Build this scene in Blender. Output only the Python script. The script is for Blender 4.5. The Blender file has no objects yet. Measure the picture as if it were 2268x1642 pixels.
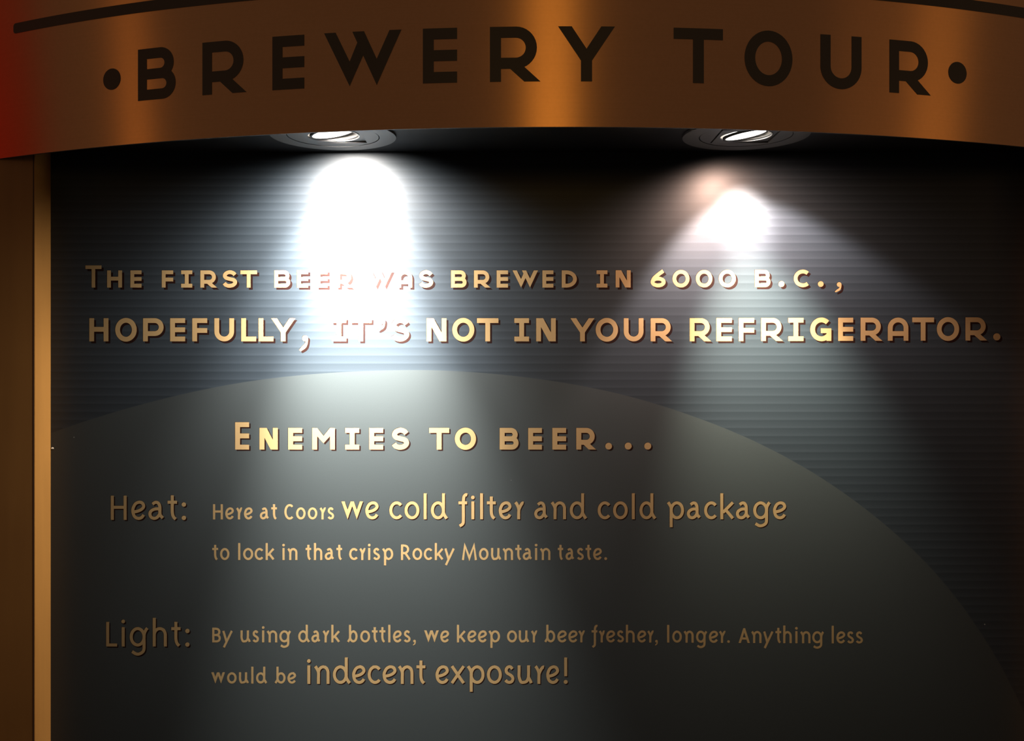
import bpy, bmesh, math
from mathutils import Vector
from mathutils.geometry import delaunay_2d_cdt

PI = math.pi
scene = bpy.context.scene
C = scene.collection

# ------------------------------------------------------------------ measures (metres)
EYE = 1.60                 # camera height
PANEL_Y = 1.350            # front of the printed panel, in front of the camera
U = 1.350 / 2200.0         # one layout unit of the printed panel (0.61 mm)
SOFFIT_Z = EYE + 0.297     # underside of the soffit
POST_Y = 1.305             # front of the wooden side posts
PANEL_L, PANEL_R = -0.627, 0.705
CX, NEAR, RAD = 0.0625, 1.130, 1.6687   # curved copper band: centre x, nearest point, radius
BAND_BOTTOM, BAND_TOP = EYE + 0.2774, EYE + 0.70
LAMPS = ((-0.2245, 1.247), (0.2935, 1.247))

# ------------------------------------------------------------------ camera
cam_data = bpy.data.cameras.new('camera')
cam_data.sensor_width = 36.0
cam_data.lens = 36.0 * 2200 / 2268
cam_data.clip_start = 0.02
cam = bpy.data.objects.new('camera', cam_data)
cam.location = (0, 0, EYE)
cam.rotation_euler = (PI / 2, 0, 0)
C.objects.link(cam)
scene.camera = cam

# ------------------------------------------------------------------ exposure and world
vs = scene.view_settings
vs.view_transform = 'Standard'
vs.look = 'None'
vs.exposure = 0.0
vs.gamma = 1.0
vs.use_curve_mapping = False
scene.display_settings.display_device = 'sRGB'
world = bpy.data.worlds.new('dim_hall')
scene.world = world
world.use_nodes = True
bg = world.node_tree.nodes['Background']
bg.inputs[0].default_value = (1.0, 0.69, 0.53, 1)
bg.inputs[1].default_value = 0.069


def aim(o, target):
    d = Vector(target) - o.location
    o.rotation_euler = d.to_track_quat('-Z', 'Y').to_euler()


def area_lamp(name, loc, target, size, power, col):
    l = bpy.data.lights.new(name, 'AREA')
    l.shape = 'RECTANGLE'
    l.size, l.size_y = size
    l.energy = power
    l.color = col
    o = bpy.data.objects.new(name, l)
    o.location = loc
    C.objects.link(o)
    aim(o, target)
    return o


def spot(name, loc, direction, size, blend, power, col, radius=0.012):
    l = bpy.data.lights.new(name, 'SPOT')
    l.spot_size = math.radians(size)
    l.spot_blend = blend
    l.energy = power
    l.color = col
    l.shadow_soft_size = radius
    o = bpy.data.objects.new(name, l)
    o.location = loc
    C.objects.link(o)
    aim(o, Vector(loc) + Vector(direction))
    return o


def hooded(o, lo, hi):
    """The lamp's reflector throws forward, to the wall: strength grows with the forward part of the direction."""
    l = o.data
    l.use_nodes = True
    n, k = l.node_tree.nodes, l.node_tree.links
    em = next(x for x in n if x.type == 'EMISSION')
    g = n.new('ShaderNodeNewGeometry')
    s = n.new('ShaderNodeSeparateXYZ')
    k.new(g.outputs['Incoming'], s.inputs[0])
    r = n.new('ShaderNodeMapRange')
    r.interpolation_type = 'SMOOTHSTEP'
    r.inputs['From Min'].default_value = lo
    r.inputs['From Max'].default_value = hi
    k.new(s.outputs[1], r.inputs['Value'])
    k.new(r.outputs[0], em.inputs['Strength'])
    return o


# lamps of the hall behind the visitor; the brushed copper draws them out into upright streaks
BAND = (CX, NEAR, EYE + 0.40)
HALL = [
    # name, bearing from the copper band (deg, + = right), distance, height above eye, size, power, colour
    ('hall_lamp', 0.6, 3.2, 0.55, (0.34, 0.5), 3.0, (1.0, 0.56, 0.12)),
    ('hall_lamp', -62.2, 3.4, 0.50, (0.22, 0.5), 0.66, (1.0, 0.46, 0.10)),
    ('hall_lamp', 58.6, 3.3, 0.50, (0.40, 0.5), 0.88, (1.0, 0.52, 0.13)),
    ('hall_lamp', 51.0, 3.3, 0.50, (0.90, 0.5), 0.45, (1.0, 0.52, 0.16)),
]
for nm, deg, dist, up, size, pw, col in HALL:
    a = math.radians(deg)
    area_lamp(nm, (BAND[0] + dist * math.sin(a), BAND[1] - dist * math.cos(a), EYE + up), BAND, size, pw, col)


# ------------------------------------------------------------------ materials
def material(name):
    m = bpy.data.materials.new(name)
    m.use_nodes = True
    nt = m.node_tree
    return m, nt.nodes, nt.links, nt.nodes['Principled BSDF']


def simple(name, col, rough=0.5, metal=0.0, spec=0.5, emit=None):
    m, n, l, b = material(name)
    b.inputs['Base Color'].default_value = (*col, 1)
    b.inputs['Roughness'].default_value = rough
    b.inputs['Metallic'].default_value = metal
    b.inputs['Specular IOR Level'].default_value = spec
    if emit:
        b.inputs['Emission Color'].default_value = (*emit[0], 1)
        b.inputs['Emission Strength'].default_value = emit[1]
    return m


def math_node(n, l, op, a, b=None, c=None):
    k = n.new('ShaderNodeMath')
    k.operation = op
    for i, v in enumerate((a, b, c)):
        if v is None:
            continue
        if isinstance(v, (int, float)):
            k.inputs[i].default_value = v
        else:
            l.new(v, k.inputs[i])
    return k.outputs[0]


def noise(n, l, vec, scale, detail=2.0, rough=0.5):
    k = n.new('ShaderNodeTexNoise')
    k.inputs['Scale'].default_value = scale
    k.inputs['Detail'].default_value = detail
    k.inputs['Roughness'].default_value = rough
    l.new(vec, k.inputs['Vector'])
    return k.outputs['Fac']


def scaled(n, l, vec, sc):
    k = n.new('ShaderNodeMapping')
    k.inputs['Scale'].default_value = sc
    l.new(vec, k.inputs['Vector'])
    return k.outputs['Vector']


def mix_col(n, l, fac, a, b):
    k = n.new('ShaderNodeMix')
    k.data_type = 'RGBA'
    if isinstance(fac, (int, float)):
        k.inputs[0].default_value = fac
    else:
        l.new(fac, k.inputs[0])
    for i, v in ((6, a), (7, b)):
        if isinstance(v, tuple):
            k.inputs[i].default_value = (*v, 1)
        else:
            l.new(v, k.inputs[i])
    return k.outputs[2]


def printed_panel(name, col_a, col_b, stripes):
    """Semi-gloss laminate print; with stripes it carries the printed clapboard-like bands (10.9 mm apart)."""
    m, n, l, b = material(name)
    pos = n.new('ShaderNodeNewGeometry').outputs['Position']
    fine = noise(n, l, pos, 900, 1)
    if stripes:
        sep = n.new('ShaderNodeSeparateXYZ')
        l.new(pos, sep.inputs[0])
        k = math_node(n, l, 'SUBTRACT', sep.outputs[2], EYE + (821 - 412.6) * U)
        k = math_node(n, l, 'DIVIDE', k, -17.83 * U)
        k = math_node(n, l, 'FRACT', math_node(n, l, 'ADD', k, 200.0))   # 0 just under a bright line, 1 on it
        r = n.new('ShaderNodeValToRGB')
        e = r.color_ramp
        e.elements[0].position, e.elements[0].color = 0.0, (0.75, 0.75, 0.75, 1)
        e.elements[1].position, e.elements[1].color = 1.0, (0.75, 0.75, 0.75, 1)
        for p, v in ((0.12, 0.0), (0.30, 0.22), (0.62, 0.45), (0.84, 0.75), (0.94, 1.0)):
            el = e.elements.new(p)
            el.color = (v, v, v, 1)
        l.new(k, r.inputs[0])
        fac = r.outputs[0]
        col = mix_col(n, l, fac, col_a, col_b)
    else:
        fac = noise(n, l, pos, 6, 2)
        col = mix_col(n, l, fac, col_a, col_b)
    dark = n.new('ShaderNodeMix')
    dark.data_type = 'RGBA'
    dark.blend_type = 'MULTIPLY'
    dark.inputs[0].default_value = 0.25
    l.new(col, dark.inputs[6])
    l.new(fine, dark.inputs[7])
    col = dark.outputs[2]
    # sparse dust flecks
    v = n.new('ShaderNodeTexVoronoi')
    v.inputs['Scale'].default_value = 42
    l.new(pos, v.inputs['Vector'])
    sel = n.new('ShaderNodeSeparateColor')
    l.new(v.outputs['Color'], sel.inputs[0])
    rare = math_node(n, l, 'GREATER_THAN', sel.outputs[0], 0.93)
    dot = math_node(n, l, 'LESS_THAN', v.outputs['Distance'], 0.035)
    f = math_node(n, l, 'MULTIPLY', math_node(n, l, 'MULTIPLY', rare, dot), 0.25)
    col = mix_col(n, l, f, col, (0.5, 0.5, 0.48))
    l.new(col, b.inputs['Base Color'])
    b.inputs['Roughness'].default_value = 0.42
    b.inputs['Specular IOR Level'].default_value = 0.38
    return m


def brushed_copper():
    m, n, l, b = material('brushed_copper')
    pos = n.new('ShaderNodeNewGeometry').outputs['Position']
    grain = noise(n, l, scaled(n, l, pos, (6, 6, 900)), 1.0, 3)
    mott = noise(n, l, pos, 260, 2)
    k = math_node(n, l, 'MULTIPLY_ADD', grain, 0.5, math_node(n, l, 'MULTIPLY', mott, 0.5))
    col = mix_col(n, l, k, (0.80, 0.40, 0.165), (0.95, 0.49, 0.215))
    l.new(col, b.inputs['Base Color'])
    b.inputs['Metallic'].default_value = 1.0
    b.inputs['Roughness'].default_value = 0.33
    b.inputs['Anisotropic'].default_value = 0.98
    t = n.new('ShaderNodeCombineXYZ')
    t.inputs[2].default_value = 1.0          # grooves run round the band: rough up and down
    l.new(t.outputs[0], b.inputs['Tangent'])
    return m


def maple(name, a, bcol):
    m, n, l, b = material(name)
    pos = n.new('ShaderNodeNewGeometry').outputs['Position']
    g = noise(n, l, scaled(n, l, pos, (60, 60, 5)), 1.0, 4, 0.6)
    blotch = noise(n, l, scaled(n, l, pos, (14, 14, 9)), 1.0, 3)
    f = math_node(n, l, 'MULTIPLY_ADD', g, 0.5, math_node(n, l, 'MULTIPLY', blotch, 0.55))
    l.new(mix_col(n, l, f, a, bcol), b.inputs['Base Color'])
    b.inputs['Roughness'].default_value = 0.38
    return m


M = {
    'copper': brushed_copper(),
    'band_back': simple('dark_sheet_back', (0.05, 0.045, 0.04), 0.6),
    'vinyl': simple('black_vinyl', (0.060, 0.048, 0.037), 0.45, 0, 0.4),
    'stripe_print': printed_panel('striped_teal_print', (0.0080, 0.0121, 0.0160), (0.0138, 0.0192, 0.0246), True),
    'arc_print': printed_panel('pale_teal_print', (0.0188, 0.0230, 0.0240), (0.0204, 0.0248, 0.0258), False),
    'gold': simple('gold_print', (0.165, 0.110, 0.050), 0.5, 0, 0.2),
    'shade': simple('dark_maroon_print', (0.0060, 0.0018, 0.0013), 0.5, 0, 0.08),
    'maple': maple('maple_veneer', (0.190, 0.086, 0.0200), (0.300, 0.142, 0.0345)),
    'edge': maple('maple_lit_edge', (0.285, 0.129, 0.0300), (0.450, 0.213, 0.0500)),  # veneer colours lightened to carry the lamp light on the inner return
    'seam': simple('dark_seam', (0.03, 0.012, 0.005), 0.8),
    'chip': simple('white_chip', (0.75, 0.72, 0.60), 0.7),
    'soffit': simple('black_soffit_paint', (0.006, 0.006, 0.0065), 0.6, 0, 0.2),
    'trim': simple('white_enamel', (0.095, 0.091, 0.087), 0.45, 0, 0.3),
    'sleeve': simple('bare_aluminium', (0.75, 0.72, 0.68), 0.35, 0.6),
    'gap': simple('shadow_gap_black', (0.01, 0.01, 0.01), 0.8),
    'red': simple('red_wall_paint', (0.42, 0.018, 0.008), 0.7, 0, 0.2),
    'wall': simple('dark_wall_paint', (0.05, 0.045, 0.04), 0.8),
    'floor': simple('dark_carpet', (0.035, 0.03, 0.028), 0.95),
}


def lamp_glass(name, strength, col):
    return simple(name, (0.8, 0.8, 0.8), 0.2, 0, 0.5, (col, strength))


# ------------------------------------------------------------------ object helpers
def link(name, me, mat, parent=None, loc=(0, 0, 0)):
    if mat is not None:
        me.materials.append(mat)
    o = bpy.data.objects.new(name, me)
    C.objects.link(o)
    o.parent = parent
    o.location = loc
    return o


def tag(o, label, cat, group=None):
    o['label'] = label
    o['category'] = cat
    if group:
        o['group'] = group
    return o


def structure(o, label=None):
    o['kind'] = 'structure'
    if label:
        o['label'] = label
    return o


def empty(name, loc):
    o = bpy.data.objects.new(name, None)
    o.empty_display_size = 0.05
    o.location = loc
    C.objects.link(o)
    return o


def box_mesh(name, x0, x1, y0, y1, z0, z1, bevel=0.0):
    bm = bmesh.new()
    bmesh.ops.create_cube(bm, size=1)
    for v in bm.verts:
        v.co = (x0 if v.co.x < 0 else x1, y0 if v.co.y < 0 else y1, z0 if v.co.z < 0 else z1)
    if bevel:
        bmesh.ops.bevel(bm, geom=list(bm.edges), offset=bevel, segments=2, affect='EDGES', profile=0.5)
    me = bpy.data.meshes.new(name)
    bm.to_mesh(me)
    bm.free()
    return me


# ------------------------------------------------------------------ flat outlines: union of shapes, minus holes
def ccw(p):
    a = sum(p[i][0] * p[(i + 1) % len(p)][1] - p[(i + 1) % len(p)][0] * p[i][1] for i in range(len(p)))
    return p if a >= 0 else p[::-1]


def union(polys, holes=(), cuts=(), eps=1e-7):
    """Triangles covering the union of polys without the holes. cuts: extra segments that split the triangles."""
    vs_, faces, edges = [], [], []
    for p in list(polys) + list(holes):
        p = ccw(p)
        i = len(vs_)
        vs_ += [Vector(q) for q in p]
        faces.append(list(range(i, i + len(p))))
    for a, b in cuts:
        i = len(vs_)
        vs_ += [Vector(a), Vector(b)]
        edges.append((i, i + 1))
    co, _e, tris, _ov, _oe, of = delaunay_2d_cdt(vs_, edges, faces, 0, eps)
    n = len(polys)
    keep = [t for t, src in zip(tris, of) if src and any(s < n for s in src) and not any(s >= n for s in src)]
    return co, keep


def plate(name, co, tris, place, thick_place):
    """Closed sheet: front at place(x, y), back at thick_place(x, y)."""
    used = sorted({i for t in tris for i in t})
    idx = {v: k for k, v in enumerate(used)}
    n = len(used)
    verts = [place(*co[i]) for i in used] + [thick_place(*co[i]) for i in used]
    faces, half = [], {}
    for t in tris:
        t = [idx[i] for i in t]
        faces.append(t)
        faces.append([i + n for i in reversed(t)])
        for a, b in zip(t, t[1:] + t[:1]):
            half[(a, b)] = 1
    for a, b in half:
        if (b, a) not in half:
            faces.append([b, a, a + n, b + n])
    me = bpy.data.meshes.new(name)
    me.from_pydata([tuple(v) for v in verts], [], faces)
    me.update()
    return me


# ------------------------------------------------------------------ lettering, drawn from strokes
def spline(pts, k=7):
    out = []
    n = len(pts)
    for i in range(n - 1):
        p0, p1, p2, p3 = pts[max(i - 1, 0)], pts[i], pts[i + 1], pts[min(i + 2, n - 1)]
        for s in range(k):
            t = s / k
            out.append(tuple(0.5 * (2 * p1[j] + (p2[j] - p0[j]) * t + (2 * p0[j] - 5 * p1[j] + 4 * p2[j] - p3[j]) * t * t
                                    + (3 * p1[j] - p0[j] - 3 * p2[j] + p3[j]) * t ** 3) for j in (0, 1)))
    out.append(pts[-1])
    return out


def arc(cx, cy, rx, ry, a0, a1, k=None):
    k = k or max(6, int(abs(a1 - a0) / 8))
    return [(cx + rx * math.cos(math.radians(a0 + (a1 - a0) * i / k)), cy + ry * math.sin(math.radians(a0 + (a1 - a0) * i / k)))
            for i in range(k + 1)]


def ribbon(pts, t):
    """Quads of a stroke of width t along pts, mitred joins, square ends."""
    p = [pts[0]]
    for q in pts[1:]:
        if math.hypot(q[0] - p[-1][0], q[1] - p[-1][1]) > 1e-4:
            p.append(q)
    dirs = []
    for a, b in zip(p, p[1:]):
        d = math.hypot(b[0] - a[0], b[1] - a[1])
        dirs.append(((b[0] - a[0]) / d, (b[1] - a[1]) / d))
    L_, R_ = [], []
    for i, q in enumerate(p):
        d0 = dirs[max(i - 1, 0)]
        d1 = dirs[min(i, len(dirs) - 1)]
        nx, ny = -(d0[1] + d1[1]), d0[0] + d1[0]
        m = math.hypot(nx, ny) or 1.0
        nx, ny = nx / m, ny / m
        c = max(0.35, nx * -d1[1] + ny * d1[0])
        h = t / 2 / c
        L_.append((q[0] + nx * h, q[1] + ny * h))
        R_.append((q[0] - nx * h, q[1] - ny * h))
    out = []
    for i in range(len(p) - 1):      # as triangles, so that a tight bend cannot fold a quad over
        for tri in ([L_[i], R_[i], R_[i + 1]], [L_[i], R_[i + 1], L_[i + 1]]):
            (ax, ay), (bx, by), (cx, cy) = tri
            if abs((bx - ax) * (cy - ay) - (cx - ax) * (by - ay)) > 1e-3 * t * t:
                out.append(tri)
    return out


def rect(x0, x1, y0, y1):
    return [(x0, y0), (x1, y0), (x1, y1), (x0, y1)]


def disc(cx, cy, rx, ry=None, k=28):
    return arc(cx, cy, rx, ry or rx, 0, 360, k)[:-1]


def vee(x0, x1, xa, y0, y1, th):
    """V with flat top ends at y1 and its point at (xa, y0)."""
    hi = y0 + (y1 - y0) * th / (xa - x0)
    return [(x0, y1), (xa, y0), (x1, y1), (x1 - th, y1), (xa, hi), (x0 + th, y1)]


def comma(x0, x1, t, drop):
    w = x1 - x0
    r = min(t * 0.62, w * 0.46)
    cx, cy = x1 - r, r
    outer = spline([(cx + r * 0.92, cy + r * 0.39), (cx + r, cy - r * 0.30), (x1 - w * 0.10, -drop * 0.36), (x1 - w * 0.34, -drop * 0.72), (x0 + w * 0.16, -drop)], 6)
    inner = spline([(x0, -drop * 0.87), (x0 + w * 0.30, -drop * 0.52), (cx + r * 0.05, -drop * 0.16), (cx + r * 0.1, cy)], 6)
    return [disc(cx, cy, r), outer + inner]


def capital(c, w, h, t):
    """Geometric capitals in a box w x h, stroke t. Returns polygons."""
    q = t / 2
    if c == 'E':
        return [rect(0, t, 0, h), rect(0, w, h - t, h), rect(0, w, h / 2 - q, h / 2 + q), rect(0, w, 0, t)]
    if c == 'F':
        return [rect(0, t, 0, h), rect(0, w, h - t, h), rect(0, w, h * 0.47 - q, h * 0.47 + q)]
    if c == 'H':
        return [rect(0, t, 0, h), rect(w - t, w, 0, h), rect(0, w, h * 0.52 - q, h * 0.52 + q)]
    if c == 'I':
        return [rect(w / 2 - q, w / 2 + q, 0, h), rect(0, w, h - t, h), rect(0, w, 0, t)]
    if c == 'L':
        return [rect(0, t, 0, h), rect(0, w, 0, t)]
    if c == 'T':
        return [rect(w / 2 - q, w / 2 + q, 0, h), rect(0, w, h - t, h)]
    if c == 'B':
        r = (h / 2 - q) / 2
        y1, y2, y3 = h - q, h / 2, q
        out = [rect(0, t, 0, h)]
        for wt, a, b in ((w * 0.95, y1, y2), (w, y2, y3)):
            xc = wt - q - r
            out += ribbon([(q, a)] + arc(xc, (a + b) / 2, r, r, 90, -90, 16) + [(q, b)], t)
        return out
    if c in 'PR':
        mid = h * 0.335
        r = (h - q - mid) / 2
        wb = w * (0.93 if c == 'R' else 1.0)
        out = [rect(0, t, 0, h)]
        out += ribbon([(q, h - q)] + arc(wb - q - r, (h - q + mid) / 2, r, r, 90, -90, 18) + [(q, mid)], t)
        if c == 'R':
            th = t * 1.45
            top = mid
            out.append([(w - th, 0), (w, 0), (w - (w * 0.40) * top / (h * 0.335), top), (w - th - (w * 0.40) * top / (h * 0.335), top)])
        return out
    if c == 'D':
        rx, ry = w * 0.55, h / 2 - q
        return [rect(0, t, 0, h)] + ribbon([(q, h - q)] + arc(w - q - rx, h / 2, rx, ry, 90, -90, 22) + [(q, q)], t)
    if c in 'O0':
        return ribbon(arc(w / 2, h / 2, w / 2 - q, h / 2 - q + h * 0.012, 0, 368, 45), t)
    if c == 'C':
        return ribbon(arc(w * 0.535, h / 2, w * 0.535 - q, h / 2 - q + h * 0.012, 48, 312, 34), t)
    if c == 'G':
        out = ribbon(arc(w * 0.53, h / 2, w * 0.53 - q, h / 2 - q + h * 0.012, 46, 318, 34), t)
        out += [rect(w * 0.5, w, h * 0.34, h * 0.34 + t), rect(w - t, w, 0, h * 0.34 + t)]
        return out
    if c == 'S':
        p = [(0.93, 0.80), (0.78, 0.93), (0.50, 1.0), (0.20, 0.92), (0.06, 0.74), (0.20, 0.575), (0.50, 0.50), (0.82, 0.425),
             (0.955, 0.26), (0.80, 0.075), (0.47, 0.0), (0.17, 0.06), (0.02, 0.20)]
        return ribbon(spline([(q + x * (w - t), q * 0.9 + y * (h - t * 0.9)) for x, y in p], 6), t)
    if c == 'U':
        r = (w - t) / 2
        return ribbon([(q, h), (q, q + r)] + arc(w / 2, q + r, r, r, 180, 360, 22) + [(w - q, h)], t)
    if c == 'A':
        r = (w - t) / 2
        return ribbon([(q, 0), (q, h - q - r)] + arc(w / 2, h - q - r, r, r, 180, 0, 22) + [(w - q, 0)], t) + [rect(q, w - q, h * 0.31 - q, h * 0.31 + q)]
    if c == 'N':
        th = t * 1.45
        return [rect(0, t, 0, h), rect(w - t, w, 0, h), [(0, h), (w - th, 0), (w, 0), (th, h)]]
    if c == 'M':
        return [rect(0, t, 0, h), rect(w - t, w, 0, h),
                [(0, h), (t * 0.6, h * 0.72), (w / 2, h * 0.29), (w - t * 0.6, h * 0.72), (w, h), (w * 0.78, h), (w / 2, h * 0.63), (w * 0.22, h)]]
    if c == 'W':
        th = t * 1.1
        a, b = w * 0.335, w * 0.685
        k = w - b
        hi = h * th / a
        t1 = (b - a) / (2 * k)
        t2 = t1 + th / (2 * k)
        left = [(0, h), (a, 0), (a + k * t1, h * t1), (a + k * t1 + th * 0.3, h * t1), (a + k * t2 - th * 0.7, h * t2), (a + k * t2 - th, h * t2), (a, hi), (th, h)]
        return [vee(w - 2 * k, w, b, 0, h, th), left]
    if c == 'Y':
        th = w * 0.24 if t > h * 0.17 else t * 1.2
        return [[(0, h), (w / 2 - q, h * 0.38), (w / 2 - q, 0), (w / 2 + q, 0), (w / 2 + q, h * 0.38), (w, h), (w - th, h), (w / 2, h * 0.595), (th, h)]]
    if c == '6':
        ry = h * 0.31
        return ribbon(arc(w / 2, ry, w / 2 - q, ry - q, 0, 370, 37), t) + \
            ribbon(spline([(w * 0.84, h - q * 0.4), (w * 0.50, h * 0.74), (w * 0.22, h * 0.52), (q, ry)], 6), t)
    raise KeyError(c)


def small(c, w, m):
    """Humanist lower case with flicked stroke ends; also thin capitals that differ. m: H, x, A, De, t."""
    t, x, H, A, De = m['t'], m['x'], m['H'], m['A'], m['De']
    q = t / 2

    def P(pts, hh=None, k=7):   # points in 0..1 of the box inset by half a stroke
        hh = hh or x
        return ribbon(spline([(q + a * (w - t), q + b * (hh - t)) for a, b in pts], k), t)

    def ell(x0, x1, y0, y1, a0=0, a1=370):
        return ribbon(arc((x0 + x1) / 2, (y0 + y1) / 2, (x1 - x0) / 2 - q, (y1 - y0) / 2 - q, a0, a1, 36), t)

    if c == 'o':
        return ell(0, w, 0, x)
    if c == 'c':
        return ribbon(arc(w * 0.56, x / 2, w * 0.56 - q, x / 2 - q, 42, 318, 30), t)
    if c == 'e':
        return P([(0.04, 0.40), (0.40, 0.44), (0.78, 0.56), (0.985, 0.74), (0.86, 0.94), (0.56, 1.0), (0.24, 0.90), (0.04, 0.66), (0.0, 0.44),
                  (0.10, 0.18), (0.32, 0.03), (0.58, 0.0), (0.82, 0.07), (0.98, 0.22)])
    if c == 'a':
        return P([(0.20, 0.88), (0.40, 0.985), (0.60, 0.97), (0.74, 0.82), (0.775, 0.60), (0.775, 0.34), (0.82, 0.18), (1.0, 0.02)]) + \
            P([(0.76, 0.58), (0.40, 0.58), (0.10, 0.46), (0.0, 0.27), (0.10, 0.07), (0.34, 0.0), (0.58, 0.08), (0.77, 0.28)])
    if c == 'd':
        s = w * 0.83
        return ell(0, s, 0, x) + ribbon(spline([(s - q, A), (s - q, A * 0.55), (s - q, x * 0.38), (s + (w - s) * 0.1, x * 0.16), (w - q * 0.7, q * 0.5)]), t)
    if c == 'b':
        s = w * 0.17
        return ell(s, w, 0, x) + ribbon(spline([(s + q, A), (s + q, A * 0.55), (s + q, x * 0.38), (s - s * 0.1, x * 0.16), (q * 0.7, q * 0.5)]), t)
    if c == 'p':
        s = w * 0.15
        return ell(s, w, 0, x) + ribbon(spline([(q * 0.6, x - q * 0.6), (s * 0.9, x * 0.84), (s + q, x * 0.62), (s + q, x * 0.2), (s + q, -De)]), t)
    if c == 'g':
        s = w * 0.86
        return ell(0, s, 0, x) + ribbon(spline([(w - q * 0.6, x - q * 0.7), (s + q * 0.1, x * 0.84), (s - q, x * 0.60), (s - q, x * 0.1), (s - q * 1.3, -De * 0.42),
                                                (s * 0.68, -De + q * 1.4), (s * 0.42, -De + q), (w * 0.13, -De * 0.55)]), t)
    if c == 'f':
        return ribbon(spline([(w - q * 0.4, A - q * 1.2), (w * 0.76, A - q), (w * 0.58, A * 0.86), (w * 0.52, A * 0.66), (w * 0.52, A * 0.3), (w * 0.52, 0), (w * 0.46, -De * 0.55),
                              (q * 0.8, -De + q * 0.8)]), t) + [rect(0, w * 0.92, x * 0.92 - q, x * 0.92 + q)]
    if c == 'h':
        return [rect(0, t, 0, A)] + ribbon(arc(w / 2, x * 0.60, w / 2 - q, x * 0.40 - q, 180, 0, 20) + [(w - q, 0)], t)
    if c == 'n':
        s = w * 0.17
        return ribbon(spline([(q * 0.6, x - q * 0.6), (s * 0.9, x * 0.84), (s + q, x * 0.62), (s + q, x * 0.3), (s + q, 0)]), t) + \
            ribbon(arc((s + w) / 2, x * 0.60, (w - s) / 2 - q, x * 0.40 - q, 180, 0, 20) + [(w - q, 0)], t)
    if c == 'r':
        s = w * 0.28
        return ribbon(spline([(q * 0.6, x - q * 0.6), (s * 0.9, x * 0.84), (s + q, x * 0.60), (s + q, x * 0.3), (s + q, 0)]), t) + \
            ribbon(spline([(s + q, x * 0.52), (s + t * 1.1, x * 0.74), (w * 0.82, x * 0.90), (w - q * 0.3, x - q * 1.2)]), t)
    if c == 'u':
        s = w * 0.85
        return ribbon(spline([(q, x), (q, x * 0.7), (q, x * 0.38), (w * 0.12 + q, x * 0.12), (w * 0.38, q), (w * 0.62, x * 0.10 + q * 0.6), (s - q, x * 0.38)]), t) + \
            ribbon(spline([(s - q, x), (s - q, x * 0.6), (s - q, x * 0.36), (s + (w - s) * 0.15, x * 0.16), (w - q * 0.7, q * 0.5)]), t)
    if c == 's':
        return P([(0.90, 0.86), (0.68, 0.99), (0.40, 1.0), (0.16, 0.90), (0.10, 0.74), (0.24, 0.60), (0.55, 0.50), (0.86, 0.38), (0.97, 0.22), (0.82, 0.06), (0.50, 0.0),
                  (0.22, 0.04), (0.02, 0.15)])
    if c == 't':
        s = w * 0.50
        top = m.get('T', H)
        return ribbon(spline([(s, top), (s, top * 0.7), (s, x * 0.4), (s + (w - s) * 0.25, x * 0.16), (w - q * 0.9, q * 0.5)]), t) + \
            [rect(0, w, x * 0.92 - q, x * 0.92 + q)]
    if c == 'i':
        return [rect(w / 2 - q, w / 2 + q, 0, x), disc(w / 2, m.get('I', H), t * 0.62)]
    if c == 'l':
        return [rect(w / 2 - q, w / 2 + q, 0, A)]
    if c == 'k':
        return [rect(0, t, 0, A)] + ribbon([(t * 0.9, x * 0.38), (w - q * 0.8, x - q * 0.7)], t) + ribbon([(w * 0.36, x * 0.56), (w - q * 0.8, q * 0.6)], t)
    if c == 'v' or c == 'x':
        return ribbon([(q * 0.8, x - q * 0.5), (w - q * 0.8, q * 0.5)], t) + ribbon([(q * 0.8, q * 0.5), (w - q * 0.8, x - q * 0.5)], t)
    if c == 'w':
        th = t * 1.12
        a = (w + th) / 4
        return [vee(0, a * 2, a, 0, x, th), vee(w - a * 2, w, w - a, 0, x, th)]
    if c == 'y':
        e = (w * 0.14, -De + q * 0.4)
        top = (w - q * 0.9, x - q * 0.5)
        k = (q * 0.6 - e[1]) / (top[1] - e[1])
        jx = e[0] + (top[0] - e[0]) * k
        return ribbon([e, top], t) + ribbon([(q * 0.9, x - q * 0.5), (jx, q * 0.6)], t)
    if c == ':':
        r = t * 0.72
        return [disc(w / 2, r * 0.9, r), disc(w / 2, x * 0.80, r)]
    if c == '!':
        return [rect(w / 2 - q, w / 2 + q, A * 0.29, A), disc(w / 2, t * 0.66, t * 0.68)]
    if c == 'A':
        th = t * 1.08
        return [[(0, 0), (th, 0), (w / 2, H - H * th / (w * 0.5) * 0.72), (w - th, 0), (w, 0), (w / 2 + q * 0.9, H), (w / 2 - q * 0.9, H)],
                rect(w * 0.22, w * 0.78, H * 0.30 - q, H * 0.30 + q)]
    if c == 'M':
        return ribbon([(q * 1.1, 0), (w * 0.20, H - q), (w * 0.5, H * 0.12), (w * 0.80, H - q), (w - q * 1.1, 0)], t)
    if c == 'R':
        mid = H * 0.44
        r = (H - q - mid) / 2
        return [rect(0, t, 0, H)] + ribbon([(q, H - q)] + arc(w * 0.86 - q - r, (H - q + mid) / 2, r, r, 90, -90, 16) + [(q, mid)], t) + \
            ribbon([(w * 0.46, mid), (w - q * 0.7, q * 0.4)], t)
    if c in 'HCBL':
        return capital(c, w, H, t)
    raise KeyError(c)


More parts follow.
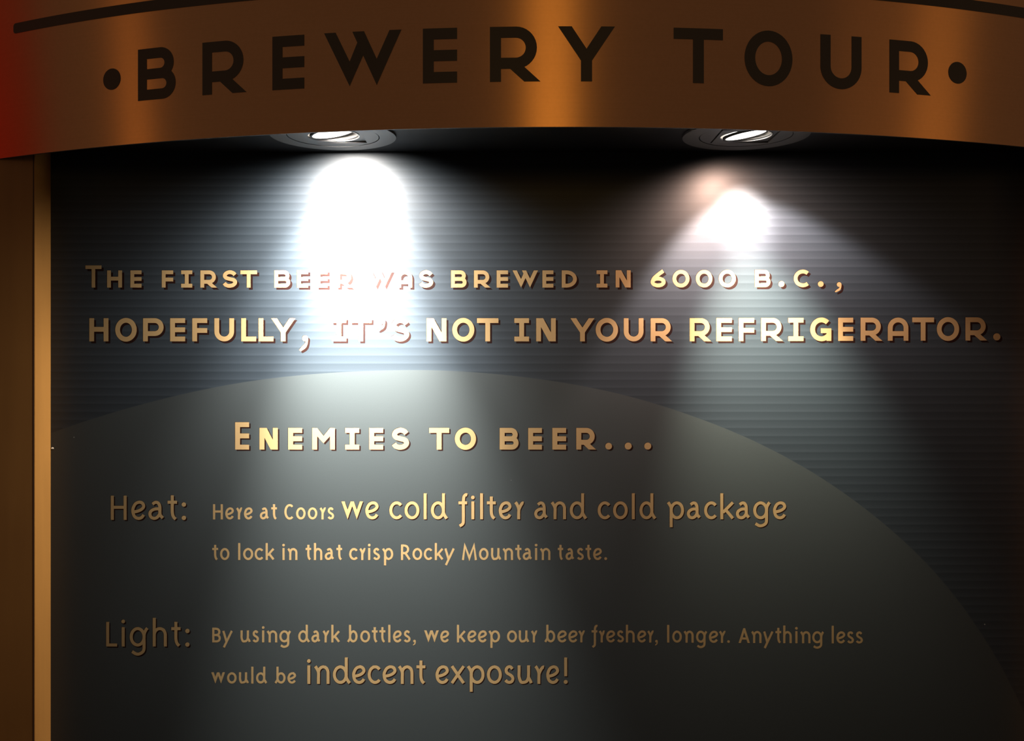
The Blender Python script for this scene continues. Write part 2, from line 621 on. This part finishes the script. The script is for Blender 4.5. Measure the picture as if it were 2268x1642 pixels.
def glyph(c, x0, x1, base, m):
    """Polygons of one character, box x0..x1 standing on y = base (layout units, y up)."""
    w = x1 - x0
    t = m['t']
    if c == '.':
        p = [disc(w / 2, w / 2, w / 2)]
    elif c == ',':
        p = comma(0, w, t, m['drop'])
    elif c == "'":
        lift = m['H'] - 0.25 * m['H']
        p = [[(a, b + lift) for a, b in poly] for poly in comma(0, w, t * 0.95, m['H'] * 0.30)]
    elif m.get('style') == 'caps':
        p = capital(c, w, m['H'], t)
    else:
        p = small(c, w, m)
    return [[(a + x0, b + base) for a, b in poly] for poly in p]

# ------------------------------------------------------------------ the room: wall, soffit, side, floor
structure(link('wall_back', box_mesh('wall_back', -1.6, 1.6, PANEL_Y + 0.014, PANEL_Y + 0.12, 0, EYE + 1.6), M['wall']))
structure(link('floor', box_mesh('floor', -3.0, 3.0, -2.5, PANEL_Y + 0.014, -0.05, 0), M['floor']))


def on_band(s, z, out=0.0):
    """Point of the curved copper band at arc length s from its nearest line, out = distance in front of it."""
    a = s / RAD
    r = RAD + out
    return (CX + r * math.sin(a), NEAR + RAD - r * math.cos(a), z)


S_END = 0.772
front = [on_band(-S_END + 2 * S_END * i / 60, 0, -0.004)[:2] for i in range(61)]
outline = front + [(front[-1][0], PANEL_Y + 0.014), (front[0][0], PANEL_Y + 0.014)]
co, tris = union([outline], [disc(lx, ly, 0.060, k=64) for lx, ly in LAMPS])
structure(link('ceiling', plate('ceiling', co, tris, lambda x, y: (x, y, SOFFIT_Z), lambda x, y: (x, y, SOFFIT_Z + 0.02)), M['soffit']))

# wooden side posts: front veneer with a dark seam, and the lit inner return
post = link('wooden_side_post', box_mesh('post', PANEL_L - 0.30, PANEL_L - 0.0006, POST_Y, PANEL_Y + 0.0138, 0, SOFFIT_Z + 0.02), M['maple'])
tag(post, 'tall maple veneered post at the left edge of the dark printed panel', 'post')
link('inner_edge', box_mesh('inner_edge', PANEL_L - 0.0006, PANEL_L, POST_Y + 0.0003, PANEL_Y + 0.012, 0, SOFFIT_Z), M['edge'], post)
link('seam', box_mesh('seam', PANEL_L - 0.0022, PANEL_L - 0.0010, POST_Y - 0.0002, POST_Y + 0.004, 0, SOFFIT_Z), M['seam'], post)
structure(link('wall_right', box_mesh('wall_right', PANEL_R, PANEL_R + 0.30, POST_Y, PANEL_Y + 0.014, 0, SOFFIT_Z + 0.02), M['maple']))

# ------------------------------------------------------------------ copper band with its black lettering
BAND_N = 120
bm = bmesh.new()
rows = []
for i in range(BAND_N + 1):
    s = -S_END + 2 * S_END * i / BAND_N
    rows.append([bm.verts.new(on_band(s, z, o)) for z, o in ((BAND_BOTTOM, 0), (BAND_TOP, 0), (BAND_TOP, -0.003), (BAND_BOTTOM, -0.003))])
for a, b in zip(rows, rows[1:]):
    for k in range(4):
        f = bm.faces.new((a[k], b[k], b[(k + 1) % 4], a[(k + 1) % 4]))
        f.smooth = k in (0, 2)
        f.material_index = 0 if k == 0 else 1
bm.faces.new(rows[0][::-1])
bm.faces.new(rows[-1])
for e in bm.edges:
    if len(e.link_faces) == 2 and e.link_faces[0].smooth != e.link_faces[1].smooth:
        e.smooth = False
bmesh.ops.recalc_face_normals(bm, faces=bm.faces)
me = bpy.data.meshes.new('copper_sign')
bm.to_mesh(me)
bm.free()
band = link('copper_sign', me, M['copper'])
me.materials.append(M['band_back'])
tag(band, 'curved brushed copper sign band reading BREWERY TOUR in black, above the panel', 'sign')


def band_piece(name, polys):
    xs = [p[0] for poly in polys for p in poly]
    ys = [p[1] for poly in polys for p in poly]
    x0, x1, y0, y1 = min(xs), max(xs), min(ys), max(ys)
    n = int((x1 - x0) / 0.005)
    cuts = [((x0 + (x1 - x0) * (i + 0.5) / n, y0 - 0.001), (x0 + (x1 - x0) * (i + 0.5) / n, y1 + 0.001)) for i in range(n)] if n else []
    co, tris = union(polys, cuts=cuts)
    sm, zm = (x0 + x1) / 2, y0
    o = Vector(on_band(sm, zm))
    me = plate(name, co, tris, lambda s, z: Vector(on_band(s, z, 0.0004)) - o, lambda s, z: Vector(on_band(s, z, -0.0006)) - o)
    return link(name, me, M['vinyl'], band, o)


LET_Z, LET_H, LET_T = EYE + 0.3290, 0.0627, 0.0127
for c, s0, s1 in [('B', -0.5277, -0.4742), ('R', -0.4373, -0.3792), ('E', -0.3461, -0.3063), ('W', -0.282, -0.1899), ('E', -0.1649, -0.1253),
                  ('R', -0.0877, -0.0301), ('Y', -0.0101, 0.0547), ('T', 0.1222, 0.1798), ('O', 0.2055, 0.2634), ('U', 0.2982, 0.3505), ('R', 0.3874, 0.4436)]:
    band_piece('letter', [[(a + s0, b + LET_Z) for a, b in p] for p in capital(c, s1 - s0, LET_H, LET_T)])
for sc in (-0.5669, 0.4820):
    band_piece('bullet', [disc(sc, EYE + 0.3595, 0.0132)])
# the rule above the words, round-cornered at both ends
z0, z1, r = EYE + 0.3864 * NEAR, EYE + 0.3980 * NEAR, 0.004
sl, sr = -0.732, 0.646
band_piece('rule_line', [arc(sr - r, z1 - r, r, r, 0, 90, 5) + arc(sl + r, z1 - r, r, r, 90, 180, 5) + arc(sl + r, z0 + r, r, r, 180, 270, 5) + arc(sr - r, z0 + r, r, r, 270, 360, 5)])

# ------------------------------------------------------------------ printed panel
panel = link('printed_panel', box_mesh('printed_panel', PANEL_L, PANEL_R, PANEL_Y, PANEL_Y + 0.012, 0.75, SOFFIT_Z), M['stripe_print'])
tag(panel, 'dark teal striped wall panel printed with gold beer facts, under the copper band', 'panel')


def px(x, y):
    """Layout units of the panel (x to the right, y down; 0.61 mm each) to metres on its face."""
    return ((x - 1134) * U, EYE + (821 - y) * U)


def panel_piece(name, polys, mat, parent, origin, thick, holes=()):
    """polys in layout units with y up from the panel datum (y = -row)."""
    p = [[px(a, -b) for a, b in poly] for poly in polys]
    xs = [q[0] for poly in p for q in poly]
    ys = [q[1] for poly in p for q in poly]
    ox, oz = (min(xs) + max(xs)) / 2, min(ys)
    co, tris = union(polys, eps=1e-4)
    co = [px(a, -b) for a, b in co]
    me = plate(name, co, tris, lambda x, z: (x - ox, -thick, z - oz), lambda x, z: (x - ox, 0.0, z - oz))
    # keep the face towards the visitor
    loc = Vector((ox, PANEL_Y, oz)) - Vector(origin)
    o = link(name, me, mat, parent, loc)
    return o, Vector((ox, PANEL_Y, oz))


# the paler disc segment behind the lower text
ARC = spline([(112, 960), (190, 933), (300, 900), (420, 870), (540, 847), (660, 832), (780, 823.5), (905, 820), (1010, 822.5), (1130, 832), (1260, 850), (1380, 875),
              (1490, 907), (1610, 951), (1720, 1002), (1830, 1066), (1940, 1146), (2040, 1236), (2120, 1328), (2190, 1430), (2235, 1510), (2268, 1578), (2283.9, 1612)], 6)
BOTTOM = 821 + (EYE - 0.76) / U
panel_piece('pale_disc', [[(a, -b) for a, b in ARC] + [(2283.9, -BOTTOM), (112.6, -BOTTOM)]], M['arc_print'], panel, (0, 0, 0), 0.00002)
panel_piece('chip', [[(114, -994.5), (119.3, -994.5), (118.2, -991.2), (115.6, -990.8), (114, -992.5)]], M['chip'], panel, (0, 0, 0), 0.0006)


def letters(words, m, shade, drift=None):
    """Display lines: every character is a part, its printed drop shade a sub-part."""
    for i, group in enumerate(words):
        for j, (c, x0, x1) in enumerate(group):
            mm = m
            if i == 0 and j == 0 and m.get('first'):
                mm = dict(m, H=m['first'][0], t=m['first'][1])
            base = -(m['base'] + (drift(x0) if drift else 0))
            put('letter', glyph(c, x0, x1, base, mm), shade)


def put(name, polys, shade):
    g, org = panel_piece(name, polys, M['gold'], panel, (0, 0, 0), 0.00010)
    if shade:
        dx, dy = shade
        sh = [[(a + dx, b - dy) for a, b in poly] for poly in polys]
        cx = sum(a for poly in polys for a, b in poly) / sum(len(p) for p in polys)
        panel_piece('drop_shade', sh + [[(a - 0.7, b + 0.5) for a, b in poly] for poly in polys], M['shade'], g, org, 0.00005)
    return g


def words(rows, m, shade=None, drift=None):
    """Running text: every word is a part."""
    for group in rows:
        polys = []
        for c, x0, x1 in group:
            polys += glyph(c, x0, x1, -(m['base'] + (drift(x0) if drift else 0)), m)
        put('word', polys, shade)


# ------------------------------------------------------------------ lettering tables: character|left|right, a slash between words
def row(strip, text):
    """Reads one strip of a line; strip = (left end in layout units, divisions per unit)."""
    o, k = strip
    out = []
    for tok in text.split():
        if tok == '/':
            out.append(None)
        else:
            ch, a, b = tok.split('|')
            out.append((ch, o + float(a) / k, o + float(b) / k))
    return out


def line(*strips):
    groups = [[]]
    for s in strips:
        for item in row(*s):
            if item is None:
                groups.append([])
            else:
                groups[-1].append(item)
    return [g for g in groups if g]


SA, SB, SC, SD, SE, SF = (160, 3.78), (700, 3.78), (1240, 3.78), (1668, 3.78), (480, 4.3615), (940, 4.2)
SG, SH, SI, SJ, SK, SL = (220, 4.05), (740, 4.05), (1220, 4.05), (210, 3.78), (780, 3.78), (1340, 3.78)
ROW_A = line((SA, 'T|110|245 H|292|417 E|487|580 / F|750|845 I|912|1005 R|1073|1212 S|1255|1385 T|1408|1547 / B|1692|1825 E|1882|1975 E|2046|2138'),
             (SB, 'R|168|303 / W|427|640 A|680|805 S|858|985 / B|1130|1260 R|1322|1460 E|1512|1607 W|1645|1858 E|1895|1987 D|2057|2183 /'),
             (SC, 'I|307|398 N|467|593 / 6|760|885 0|943|1085 0|1138|1277 0|1330|1473 / B|1633|1763 .|1830|1880 C|1958|2100 .|2160|2208'),
             (SD, ',|683|740'))
ROW_B = line((SA, 'H|143|303 O|360|540 P|593|765 E|820|945 F|1005|1130 U|1190|1355 L|1415|1540 L|1560|1685 Y|1665|1868 ,|1900|1975 /'),
             (SB, "I|130|253 T|285|465 '|512|580 S|625|785 / N|925|1092 O|1140|1325 T|1347|1527 / I|1660|1783 N|1843|2007 /"),
             (SC, 'Y|88|290 O|300|487 U|535|700 R|760|940 / R|1087|1267 E|1310|1440 F|1497|1627 R|1685|1868 I|1912|2040'),
             (SD, 'G|478|655 E|712|838 R|900|1082 A|1128|1300 T|1332|1515 O|1538|1725 R|1778|1960 .|2010|2070'))
ROW_C = line((SE, 'E|178|313 N|413|590 E|690|825 M|922|1142 I|1240|1377 E|1473|1608 S|1685|1865 /'),
             (SF, 'T|43|230 O|283|480 / B|700|876 E|965|1093 E|1190|1318 R|1413|1597 .|1682|1745 .|1863|1928 .|2045|2110'))
ROW_D = line((SG, 'H|103|245 e|287|413 a|440|583 t|612|697 :|738|778'))
ROW_E = line((SG, 'H|1020|1108 e|1130|1207 r|1228|1282 e|1298|1375 / a|1440|1523 t|1542|1593 / C|1660|1748 o|1765|1850 o|1870|1955 r|1977|2032 s|2045|2107'))
ROW_F = line((SH, 'w|65|260 e|280|400 / c|495|612 o|632|765 l|803|830 d|868|1020 / f|1115|1200 i|1230|1258 l|1310|1335 t|1370|1450 e|1477|1592 r|1618|1703 / a|1795|1920 n|1945|2080'),
             (SI, 'd|170|325 / c|420|535 o|558|690 l|727|752 d|795|945 / p|1043|1195 a|1220|1348 c|1375|1490 k|1520|1643 a|1660|1790 g|1815|1970 e|1993|2112'))
ROW_G = line((SG, 't|1013|1065 o|1083|1167 / l|1245|1265 o|1290|1380 c|1393|1472 k|1492|1570 / i|1643|1662 n|1688|1777 / t|1850|1900 h|1925|2000 a|2022|2108 t|2127|2178 /'),
             (SH, 'c|135|213 r|228|282 i|305|325 s|348|413 p|433|530 / R|600|685 o|703|790 c|805|882 k|903|980 y|990|1082 / M|1145|1282 o|1300|1385 u|1408|1497 n|1513|1605 t|1625|1680 a|1692|1778 i|1802|1822 n|1847|1940 /'),
             (SI, 't|63|110 a|132|212 s|232|297 t|312|362 e|380|458 .|480|505'))
ROW_H = line((SJ, 'L|95|187 i|225|250 g|292|447 h|485|603 t|640|718 :|755|795'))
ROW_I = line((SJ, 'B|983|1055 y|1068|1155 / u|1220|1303 s|1318|1375 i|1400|1419 n|1440|1527 g|1545|1642 / d|1703|1800 a|1813|1890 r|1908|1963 k|1980|2052 / b|2113|2200'),
             (SK, 'o|68|150 t|165|213 t|228|278 l|302|320 e|342|415 s|430|490 ,|508|533 / w|603|725 e|738|812 / k|877|950 e|965|1040 e|1053|1128 p|1143|1238 / o|1297|1380 u|1395|1480 r|1498|1550 / b|1610|1700 e|1718|1797 e|1810|1887 r|1895|1948 / f|2005|2057 r|2067|2115'),
             (SL, 'e|10|85 s|98|160 h|175|248 e|270|345 r|355|408 ,|418|442 / l|520|538 o|563|643 n|660|742 g|762|855 e|870|947 r|955|1010 .|1023|1045 / A|1118|1213 n|1225|1310 y|1325|1410 t|1427|1475 h|1492|1563 i|1594|1611 n|1635|1720 g|1735|1833 / l|1898|1915 e|1937|2012 s|2025|2085 s|2098|2160'))
ROW_J = line((SJ, 'w|975|1090 o|1107|1187 u|1207|1287 l|1310|1328 d|1350|1443 / b|1505|1597 e|1613|1685'))
ROW_K = line((SJ, 'i|1778|1805 n|1838|1965 d|1993|2143'),
             (SK, 'e|0|112 c|130|240 e|255|372 n|385|513 t|538|613 / e|698|810 x|825|943 p|962|1108 o|1128|1253 s|1270|1360 u|1385|1508 r|1527|1610 e|1625|1733 !|1775|1800'))

caps1 = dict(style='caps', base=637.2, H=38.0, t=8.4, first=(49.0, 7.9), drop=12)
letters(ROW_A, caps1, (4.7, 4.7), lambda x: -1.5 * max(0, (x - 1240) / 620))
caps2 = dict(style='caps', base=756.4, H=51.3, t=10.6, drop=22)
letters(ROW_B, caps2, (4.2, 4.3), lambda x: -2.0 * max(0, (x - 1500) / 680))
caps3 = dict(style='caps', base=996.2, H=48.0, t=11.0, first=(60.6, 10.8), drop=12)
letters(ROW_C, caps3, (3.4, 2.9))
letters(ROW_D, dict(base=1152.0, H=53.6, x=42.5, A=54, De=20, t=6.7, T=54.5, drop=10), (2.7, 2.5))
letters(ROW_H, dict(base=1432.6, H=54.6, x=43.0, A=63.5, De=20, t=6.7, T=54.7, I=55.5, drop=10), (2.7, 2.5))
body = dict(H=33.2, x=26.6, A=38.0, De=12.0, t=4.75, T=33.6, I=33.0, drop=6.5)
bold = dict(H=52.0, x=39.6, A=57.6, De=17.6, t=6.6, T=50.3, I=48.3, drop=9)
words(ROW_E, dict(body, base=1151.0, H=33.6))
words(ROW_F, dict(bold, base=1150.6), (1.8, 2.1))
words(ROW_G, dict(body, base=1241.0, H=34.4, A=37.6))
words(ROW_I, dict(body, base=1423.6, H=32.6, A=39.0), None, lambda x: 2.4 * max(0, (x - 1400) / 500))
words(ROW_J, dict(body, base=1514.8, x=25.0, A=37.4))
words(ROW_K, dict(bold, base=1515.4, x=41.0, A=58.6, T=51.8, I=50.6), (1.9, 2.0))


# ------------------------------------------------------------------ recessed spotlights in the soffit
def ring_plate(name, r0, r1, z, th, mat, parent, k=64):
    co, tris = union([disc(0, 0, r1, k=k)], [disc(0, 0, r0, k=k)] if r0 else [])
    return link(name, plate(name, co, tris, lambda x, y: (x, y, z), lambda x, y: (x, y, z + th)), mat, parent)


def tube(name, r0, r1, z0, z1, mat, parent, k=48, closed_top=False, wall=0.001):
    bm = bmesh.new()
    prof = [(r0, z0), (r1, z1), (r1 + wall, z1), (r0 + wall, z0)]
    rings = [[bm.verts.new((r * math.cos(2 * PI * i / k), r * math.sin(2 * PI * i / k), z)) for i in range(k)] for r, z in prof]
    for a in range(4):
        for i in range(k):
            f = bm.faces.new((rings[a][i], rings[a][(i + 1) % k], rings[(a + 1) % 4][(i + 1) % k], rings[(a + 1) % 4][i]))
            f.smooth = True
    if closed_top:
        bm.faces.new(rings[1])
    bmesh.ops.recalc_face_normals(bm, faces=bm.faces)
    for e in bm.edges:
        if len(e.link_faces) == 2 and e.calc_face_angle(0) > 0.6:
            e.smooth = False
    me = bpy.data.meshes.new(name)
    bm.to_mesh(me)
    bm.free()
    return link(name, me, mat, parent)


def downlight(loc, label, turn, tilt_x, tilt_y, drop, lens, glass):
    root = empty('recessed_spotlight', (loc[0], loc[1], SOFFIT_Z))
    tag(root, label, 'light', 'recessed spotlights in the soffit')
    ring_plate('trim_ring', 0.0578, 0.0785, -0.0030, 0.0028, M['trim'], root)
    tube('housing', 0.0590, 0.0590, 0.0, 0.10, M['gap'], root, closed_top=True, wall=0.0008)
    # turning plate with a square window
    h = 0.0372
    co, tris = union([disc(0, 0, 0.0568, k=64)], [rect(-h, h, -h, h)])
    tp = link('turning_plate', plate('turning_plate', co, tris, lambda x, y: (x, y, -0.0026), lambda x, y: (x, y, -0.0006)), M['trim'], root)
    tp.rotation_euler[2] = turn
    # square gimbal with the round lamp opening
    g = 0.0363
    co, tris = union([rect(-g, g, -g, g)], [disc(0, 0, 0.0316, k=56)])
    gim = link('gimbal_frame', plate('gimbal_frame', co, tris, lambda x, y: (x, y, -0.0024), lambda x, y: (x, y, -0.0006)), M['trim'], root)
    gim.rotation_euler = (tilt_x * 0.25, tilt_y * 0.25, turn)
    # lamp: sleeve, retaining ring and glowing glass, tilted in the gimbal
    tube('lamp_sleeve', 0.0318, 0.0310, -0.0020, 0.022, M['sleeve'], root)
    lamp = ring_plate('lamp_glass', 0, lens, 0, 0.003, glass, root, 48)
    lamp.rotation_euler = (tilt_x, tilt_y, 0)
    lamp.location = (0, 0, drop)
    ring_plate('retaining_ring', lens - 0.0002, lens + 0.0028, -0.0010, 0.003, M['gap'], lamp, 48)
    return root


# unseen wall and lamp, added for the red reflection in the copper
structure(link('added_red_wall', box_mesh('added_red_wall', -3.75, -3.65, 0.25, 2.4, 0, 3.2), M['red']))
area_lamp('added_red_wall_light', (-2.6, 2.2, 3.1), (-3.65, 0.7, 1.9), (0.8, 0.3), 21.0, (1.0, 0.75, 0.5))  # lamp added only to brighten the unseen red wall

GL = lamp_glass('lit_lamp_glass', 6.0, (1.0, 0.95, 0.88))
downlight((*LAMPS[0], 0), 'recessed spotlight on the left, over the brightest white patch of the panel', 0.0, math.radians(3), math.radians(-11), 0.0015, 0.0268, GL)
downlight((*LAMPS[1], 0), 'recessed spotlight on the right, tilted, over the smaller lit patch', 0.0, math.radians(2), math.radians(-10), -0.0010, 0.0258, GL)

# the light those two lamps throw
A0 = (LAMPS[0][0], LAMPS[0][1], SOFFIT_Z - 0.010)
spot('left_lamp_core', A0, (0.080, 0.32, -0.945), 51, 1.0, 285.0, (1.0, 0.98, 0.91))
hooded(spot('left_lamp_shoulder', A0, (0.035, 0.46, -0.89), 80, 1.0, 130.0, (1.0, 0.97, 0.92)), 0.0, 0.34)
hooded(spot('left_lamp_beam', A0, (0.06, 0.52, -0.86), 134, 1.0, 36.0, (1.0, 0.95, 0.90)), -0.15, 0.45)
spot('left_lamp_spill', A0, (-0.03, 0.22, -0.97), 162, 1.0, 22.0, (1.0, 0.93, 0.85))
A1 = (LAMPS[1][0] - 0.005, LAMPS[1][1], SOFFIT_Z - 0.010)
AX = (0.189, 0.262, -0.947)
hooded(spot('right_lamp_cone', A1, AX, 94, 0.30, 41.0, (1.0, 0.79, 0.73)), 0.03, 0.62)
hooded(spot('right_lamp_core', A1, AX, 52, 1.0, 140.0, (1.0, 0.97, 0.77)), 0.03, 0.38)
spot('right_lamp_hot_spot', A1, (0.20, 0.77, -0.62), 38, 1.0, 52.0, (1.0, 0.82, 0.74))
spot('right_lamp_spill', A1, (0.12, 0.16, -0.97), 162, 1.0, 15.0, (1.0, 0.64, 0.50))
